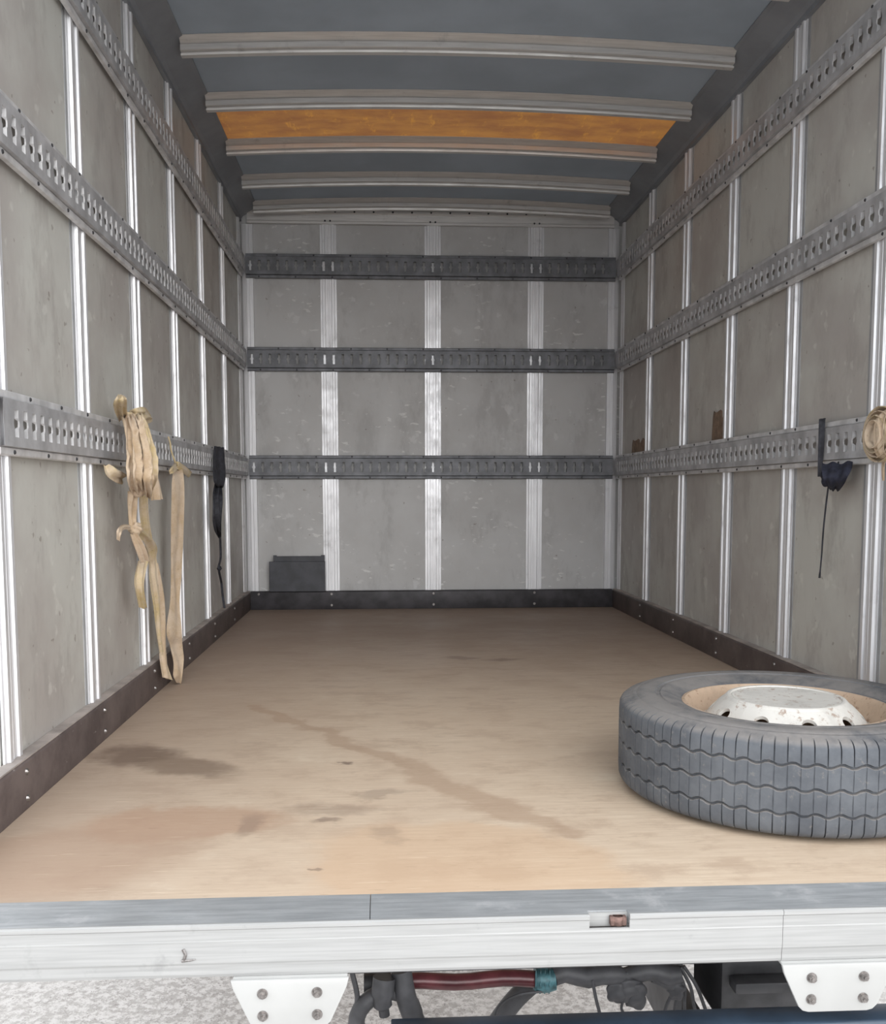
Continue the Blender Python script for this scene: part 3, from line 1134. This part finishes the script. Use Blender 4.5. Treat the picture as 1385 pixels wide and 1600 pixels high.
root = empty('strap', (0, 0, 0))
tag(root, 'black webbing strap bunched over the left rail near the far corner, thin cord hanging', 'strap')
ribbon('wrap', RIB['b1wrap'], M['black_strap'], root, 0, 1.2, .003, seed=31)
ribbon('folded_length', RIB['b1body'], M['black_strap'], root, 0, 2, .008, across=24, seed=32)
MB().tube(catmull(CORD['b1cord'], 6), .0045, 8).build('cord', M['black_strap'], root, True)
knot('knot', (.018, 3.73, .268), .009, M['black_strap'], root, 8)

root = empty('strap', (0, 0, 0))
tag(root, 'dark blue strap wound round the right rail with a thin cord hanging', 'strap')
ribbon('wrap', RIB['b2wrap'], M['black_strap'], root, 1, 1, .0015, seed=41)
ribbon('folded_length', RIB['b2body'], M['blue_cloth'], root, 1, 2, .004, across=30, seed=42)
knot('bunch', (W - .036, 2.300, .596), .032, M['blue_cloth'], root, 4, (.7, 1.15, .95))
MB().tube(catmull(CORD['b2cord'], 6), [.0022] * 16 + [.002] * 7 + [.0028, .0030][:max(0, 2)], 8).build('cord', M['black_strap'], root, True)

# coiled beige bundle on the right rail at the edge of the picture
root = empty('strap', (0, 0, 0))
tag(root, 'cream strap coiled into an oval bundle on the right rail, at the picture edge', 'strap')
cy_, cz_ = 2.045, .683
for q in range(4):
    pa = []
    for i in range(13):
        t = 2 * PI * i / 12 + q * .3
        ry, rz_ = .066 - .013 * q, .056 - .010 * q
        a_ = (W - .030 - .007 * q, cy_ + ry * math.cos(t), cz_ + rz_ * math.sin(t))
        b_ = (W - .058 - .005 * q, cy_ + (ry + .004) * math.cos(t) , cz_ + (rz_ + .004) * math.sin(t))
        pa.append((*a_, *b_))
    o = ribbon('coil', pa, S if q % 2 else S2, root, 1, 1, .002, seed=50 + q)
ribbon('wrap', [(W - .03, 2.04, .745, W - .03, 2.005, .745), (W - .062, 2.045, .72, W - .062, 2.005, .72), (W - .068, 2.045, .68, W - .068, 2.005, .68),
                (W - .060, 2.045, .64, W - .060, 2.010, .64), (W - .03, 2.04, .622, W - .03, 2.01, .622)], S, root, 1, 1.5, .003, seed=57)
ribbon('tail', [(W - .035, 2.062, .632, W - .042, 2.040, .632), (W - .036, 2.066, .61, W - .043, 2.044, .61), (W - .034, 2.062, .583, W - .041, 2.046, .583)], S, root, 1, 1, .002,
       seed=58)

# ================================================================== SMALL THINGS IN THE BOX
o = MB().box(.1085, .3730, 4.5805, 4.5875, 0.0885, .232).build('dark_sheet', M['sheet'])
tag(o, 'dark board with square corner leaning in front, at the foot of the back wall', 'board')
bevel(o, .0015, 1)
o = MB().extrude([(.128, .089), (.371, .089), (.371, .2615), (.355, .2615), (.352, .257), (.145, .257), (.142, .2615), (.128, .2615)], 'y', 4.5905, 4.5965).build('dark_sheet', M['sheet'])
tag(o, 'taller narrower dark board behind the other, at the foot of the back wall', 'board')
for nm, y0_, y1_, za, zb, lab in (('cardboard_piece', 3.105, 3.295, .734, .835, 'brown cardboard piece tucked behind the right rail, the larger and nearer one'),
                                  ('cardboard_piece', 4.10, 4.37, .734, .795, 'brown cardboard piece tucked behind the right rail near the back corner, the smaller')):
    mb = MB()
    n = 10
    pts = []
    for i in range(n + 1):
        y = y0_ + (y1_ - y0_) * i / n
        pts.append((y, zb - .008 * abs(math.sin(i * 2.1)) - (.012 if i in (0, n) else 0)))
    vs = []
    for x_ in (W + .0075, W + .0100):
        vs += [(x_ - .004 * math.sin(i), y, z) for i, (y, z) in enumerate(pts)] + [(x_, y, za + .001) for y, z in pts]
    k = n + 1
    fs = []
    for b in (0, 2 * k):
        for i in range(n): fs.append((b + i, b + i + 1, b + k + i + 1, b + k + i))
    for i in range(n):
        fs.append((i, i + 1, 2 * k + i + 1, 2 * k + i))
        fs.append((k + i, k + i + 1, 3 * k + i + 1, 3 * k + i))
    fs += [(0, k, 3 * k, 2 * k), (n, k + n, 3 * k + n, 2 * k + n)]
    o = fix_normals(link(nm, vs, fs, M['card']))
    tag(o, lab, 'cardboard')
o = MB().tube([(W + .004, 2.125, 1.325), (W - .006, 2.120, 1.315), (W - .010, 2.118, 1.300), (W - .006, 2.120, 1.285), (W + .004, 2.125, 1.276)], .006, 8).build('clip', M['rust'], None, True)
tag(o, 'small brownish metal clip on the right wall post above the middle rail', 'clip')

# ================================================================== UNDER THE SILL
def bracket(x0, x1, bx, label):
    w0, w1 = x0, x1
    root = empty('bracket_plate', (0, Y1, 0))
    tag(root, label, 'bracket', 'white bolted plates under the sill')
    y_a, y_b = -.0095, -.0035
    zt, zb = -.0705, -.137
    cut = .030
    prof = [(w0, zt), (w0 + .003, zt - .012), (w0 + cut - .006, zb + .008), (w0 + cut, zb + .002), (w0 + cut + .008, zb), (w1 - cut - .008, zb), (w1 - cut, zb + .002),
            (w1 - cut + .006, zb + .008), (w1 - .003, zt - .012), (w1, zt)]
    mb = MB().extrude(prof, 'y', y_a, y_b)
    mb.box(w0 + .002, w1 - .002, y_b, .024, zt - .004, zt)
    p = mb.build('plate', M['white_plate'], root)
    bevel(p, .0012, 2)
    first = None
    for x in bx:
        for z in (-.0885, -.1185):
            if first is None:
                b = MB().cyl((0, 0, 0), (0, -1, 0), .0070, .0012, 16).cyl((0, -.0012, 0), (0, -1, 0), .0056, .005, 6, .0050).cyl((0, -.0062, 0), (0, -1, 0), .0030, .002, 10)\
                    .build('bolt', M['bolt'], root)
                first = b
            else:
                b = copy(first)
            b.location = (x, y_a, z)
            b.rotation_euler = (0, (x * 37) % 1, 0)
    return root


bracket(.447, .600, (.488, .5585), 'white four-bolt plate hanging under the sill left of centre, beside the hose loop')
bracket(1.177, 1.333, (1.2175, 1.289), 'white four-bolt plate hanging under the sill near the right picture edge')

o = MB().extrude([(1.33, -.0715), (1.33, -.132), (1.342, -.132), (1.342, -.085), (1.43, -.085), (1.43, -.0715)], 'x', .575, 1.79).build('cross_member', M['dark_steel'])
tag(o, 'dark steel cross member running behind the underside of the sill', 'beam')
bevel(o, .002, 1)
o = MB().extrude([(1.240, -.172), (1.281, -.172), (1.285, -.177), (1.285, -.255), (1.281, -.26), (1.240, -.26), (1.236, -.255), (1.236, -.177)], 'x', .655, 1.86).build('bumper_bar', M['navy'])
tag(o, 'dark navy bar running level along the bottom edge of the picture', 'bar')
bevel(o, .002, 1)
# chassis side rail on the right
mb = MB().extrude([(1.108, -.090), (1.185, -.090), (1.185, -.098), (1.118, -.098), (1.118, -.322), (1.185, -.322), (1.185, -.33), (1.108, -.33)], 'y', 1.435, 4.6)
o = mb.build('chassis_beam', M['dark_steel'])
tag(o, 'dark channel beam under the floor on the right, running lengthwise', 'beam')
mb = MB().extrude([(1.19, -.12), (1.42, -.12), (1.42, -.30), (1.33, -.36), (1.24, -.36), (1.19, -.30)], 'y', 1.46, 1.60)
mb.box(1.20, 1.42, 1.425, 1.458, -.235, -.215)
o = mb.build('tail_light_box', M['dark_steel'])
tag(o, 'dark box bracket behind the right white plate under the sill', 'bracket')
bevel(o, .006, 2)
# red pipe with end clamp and teal fitting
root = empty('pipe', (0, 1.40, 0))
tag(root, 'dark red pipe with teal fitting slung crosswise under the sill', 'pipe')
MB().tube([(.655 + .0245 * i, .0, -.183 + .0022 * math.sin(i * 1.1)) for i in range(10)], .0125, 16).build('tube', M['redpipe'], root, True)
mb = MB().cyl((.615, 0, -.184), (1, 0, 0), .0165, .040, 16)
for i in range(3): mb.cyl((.622 + .011 * i, 0, -.184), (1, 0, 0), .0185, .005, 16)
mb.box(.640, .656, -.014, .012, -.207, -.168)
mb.build('clamp', M['hose'], root, True)
mb = MB().tube([(.876, 0, -.183), (.886, 0, -.184), (.896, 0, -.185), (.907, 0, -.184)], [.018, .0205, .0195, .017], 16)
for i in range(4): mb.tube([(.878 + .007 * i + .0035 * math.cos(t), .0205 * math.cos(2 * PI * t / 6), -.184 + .0205 * math.sin(2 * PI * t / 6)) for t in range(7)], .0012, 6)
mb.build('fitting', M['teal'], root, True)

# hose loop
root = empty('hose', (.006, 1.366, .014))
tag(root, 'thick black hose looped in a ring beside the left white plate', 'hose')
MB().tube([(.642 + .044 * math.cos(t * PI / 12), .006 * math.sin(t * PI / 6), -.240 + .047 * math.sin(t * PI / 12)) for t in range(-7, 32)], .0125, 12).build('loop', M['hose'], root, True)
MB().tube(catmull([(.640, -.010, -.165), (.637, -.014, -.195), (.640, -.014, -.222)], 5), [.017] * 5 + [.014] * 3 + [.008] * 3, 12).build('stub', M['hose'], root, True)
MB().tube(catmull([(.665, 0, -.16), (.672, -.004, -.20), (.683, 0, -.235), (.700, .004, -.28)], 6), .0155, 12).build('strand', M['hose'], root, True)
MB().tube(catmull([(.592, 0, -.16), (.600, -.004, -.20), (.593, 0, -.235), (.598, .004, -.28)], 6), .004, 8).build('strand', M['hose'], root, True)

o = MB().tube(catmull([(1.02, 1.455, -.180), (.96, 1.445, -.186), (.905, 1.445, -.200), (.865, 1.445, -.228), (.830, 1.445, -.270), (.80, 1.455, -.33)], 8), .0155, 14).build('hose', M['hose'], None, True)
tag(o, 'black hose sweeping down to the left from the teal fitting', 'hose')
o = MB().tube(catmull([(.885, 1.385, -.196), (.850, 1.385, -.200), (.822, 1.385, -.215), (.812, 1.385, -.24), (.806, 1.385, -.29)], 8), .0022, 8).build('wire', M['hose'], None, True)
tag(o, 'thin black wire curving down left of the sweeping hose', 'wire')
o = MB().tube(catmull([(.962, 1.385, -.18), (.968, 1.385, -.21), (.976, 1.385, -.245), (.980, 1.385, -.30)], 8), .0026, 8).build('wire', M['hose'], None, True)
tag(o, 'thin straight black wire hanging alone near the middle of the gap', 'wire')

# cable bundle with ragged tape
root = empty('cable_bundle', (0, 1.40, 0))
tag(root, 'ragged dark cable bundle wrapped in torn tape under the sill', 'cable')
rnd = random.Random(5)
pts = [(.905 + .018 * i, .004 * math.sin(i), -.180 + .004 * math.sin(i * 1.7)) for i in range(12)]
MB().tube(pts, [.012 + .005 * rnd.random() for _ in pts], 12).build('bundle', M['hose'], root, True)
for i, (x, z, s) in enumerate(((1.005, -.205, .018), (1.032, -.210, .017), (1.020, -.198, .020), (1.095, -.205, .014))):
    knot('torn_tape', (x, -.006, z), s, M['hose'], root, 11 + i, (1, .6, 1.1 if i != 1 else 1.5))
MB().tube(catmull([(1.012, -.01, -.215), (1.008, -.014, -.228), (1.015, -.014, -.238), (1.024, -.012, -.236)], 6), .0022, 8).build('hook', M['hose'], root, True)
MB().tube(catmull([(1.06, 0, -.185), (1.085, -.004, -.196), (1.103, 0, -.212)], 6), [.010] * 8 + [.007] * 5, 10).build('stub', M['hose'], root, True)
for i in range(5):
    x0_ = 1.085 + .006 * i
    o = MB().tube(catmull([(x0_, 1.392 + .003 * i, -.172), (x0_ + .005 + .004 * i, 1.394 + .003 * i, -.205), (x0_ + .010 * (i - .7), 1.392 + .003 * i, -.235), (x0_ + .016 * (i - .7), 1.394 + .003 * i, -.29)], 6), .0028, 8)\
        .build('wire', M['hose'], None, True)
    tag(o, ['leftmost', 'second from left', 'middle one', 'fourth from left', 'rightmost'][i] + ' of five black wires clustered left of the dark beam', 'wire', 'loose cluster of hanging wires')
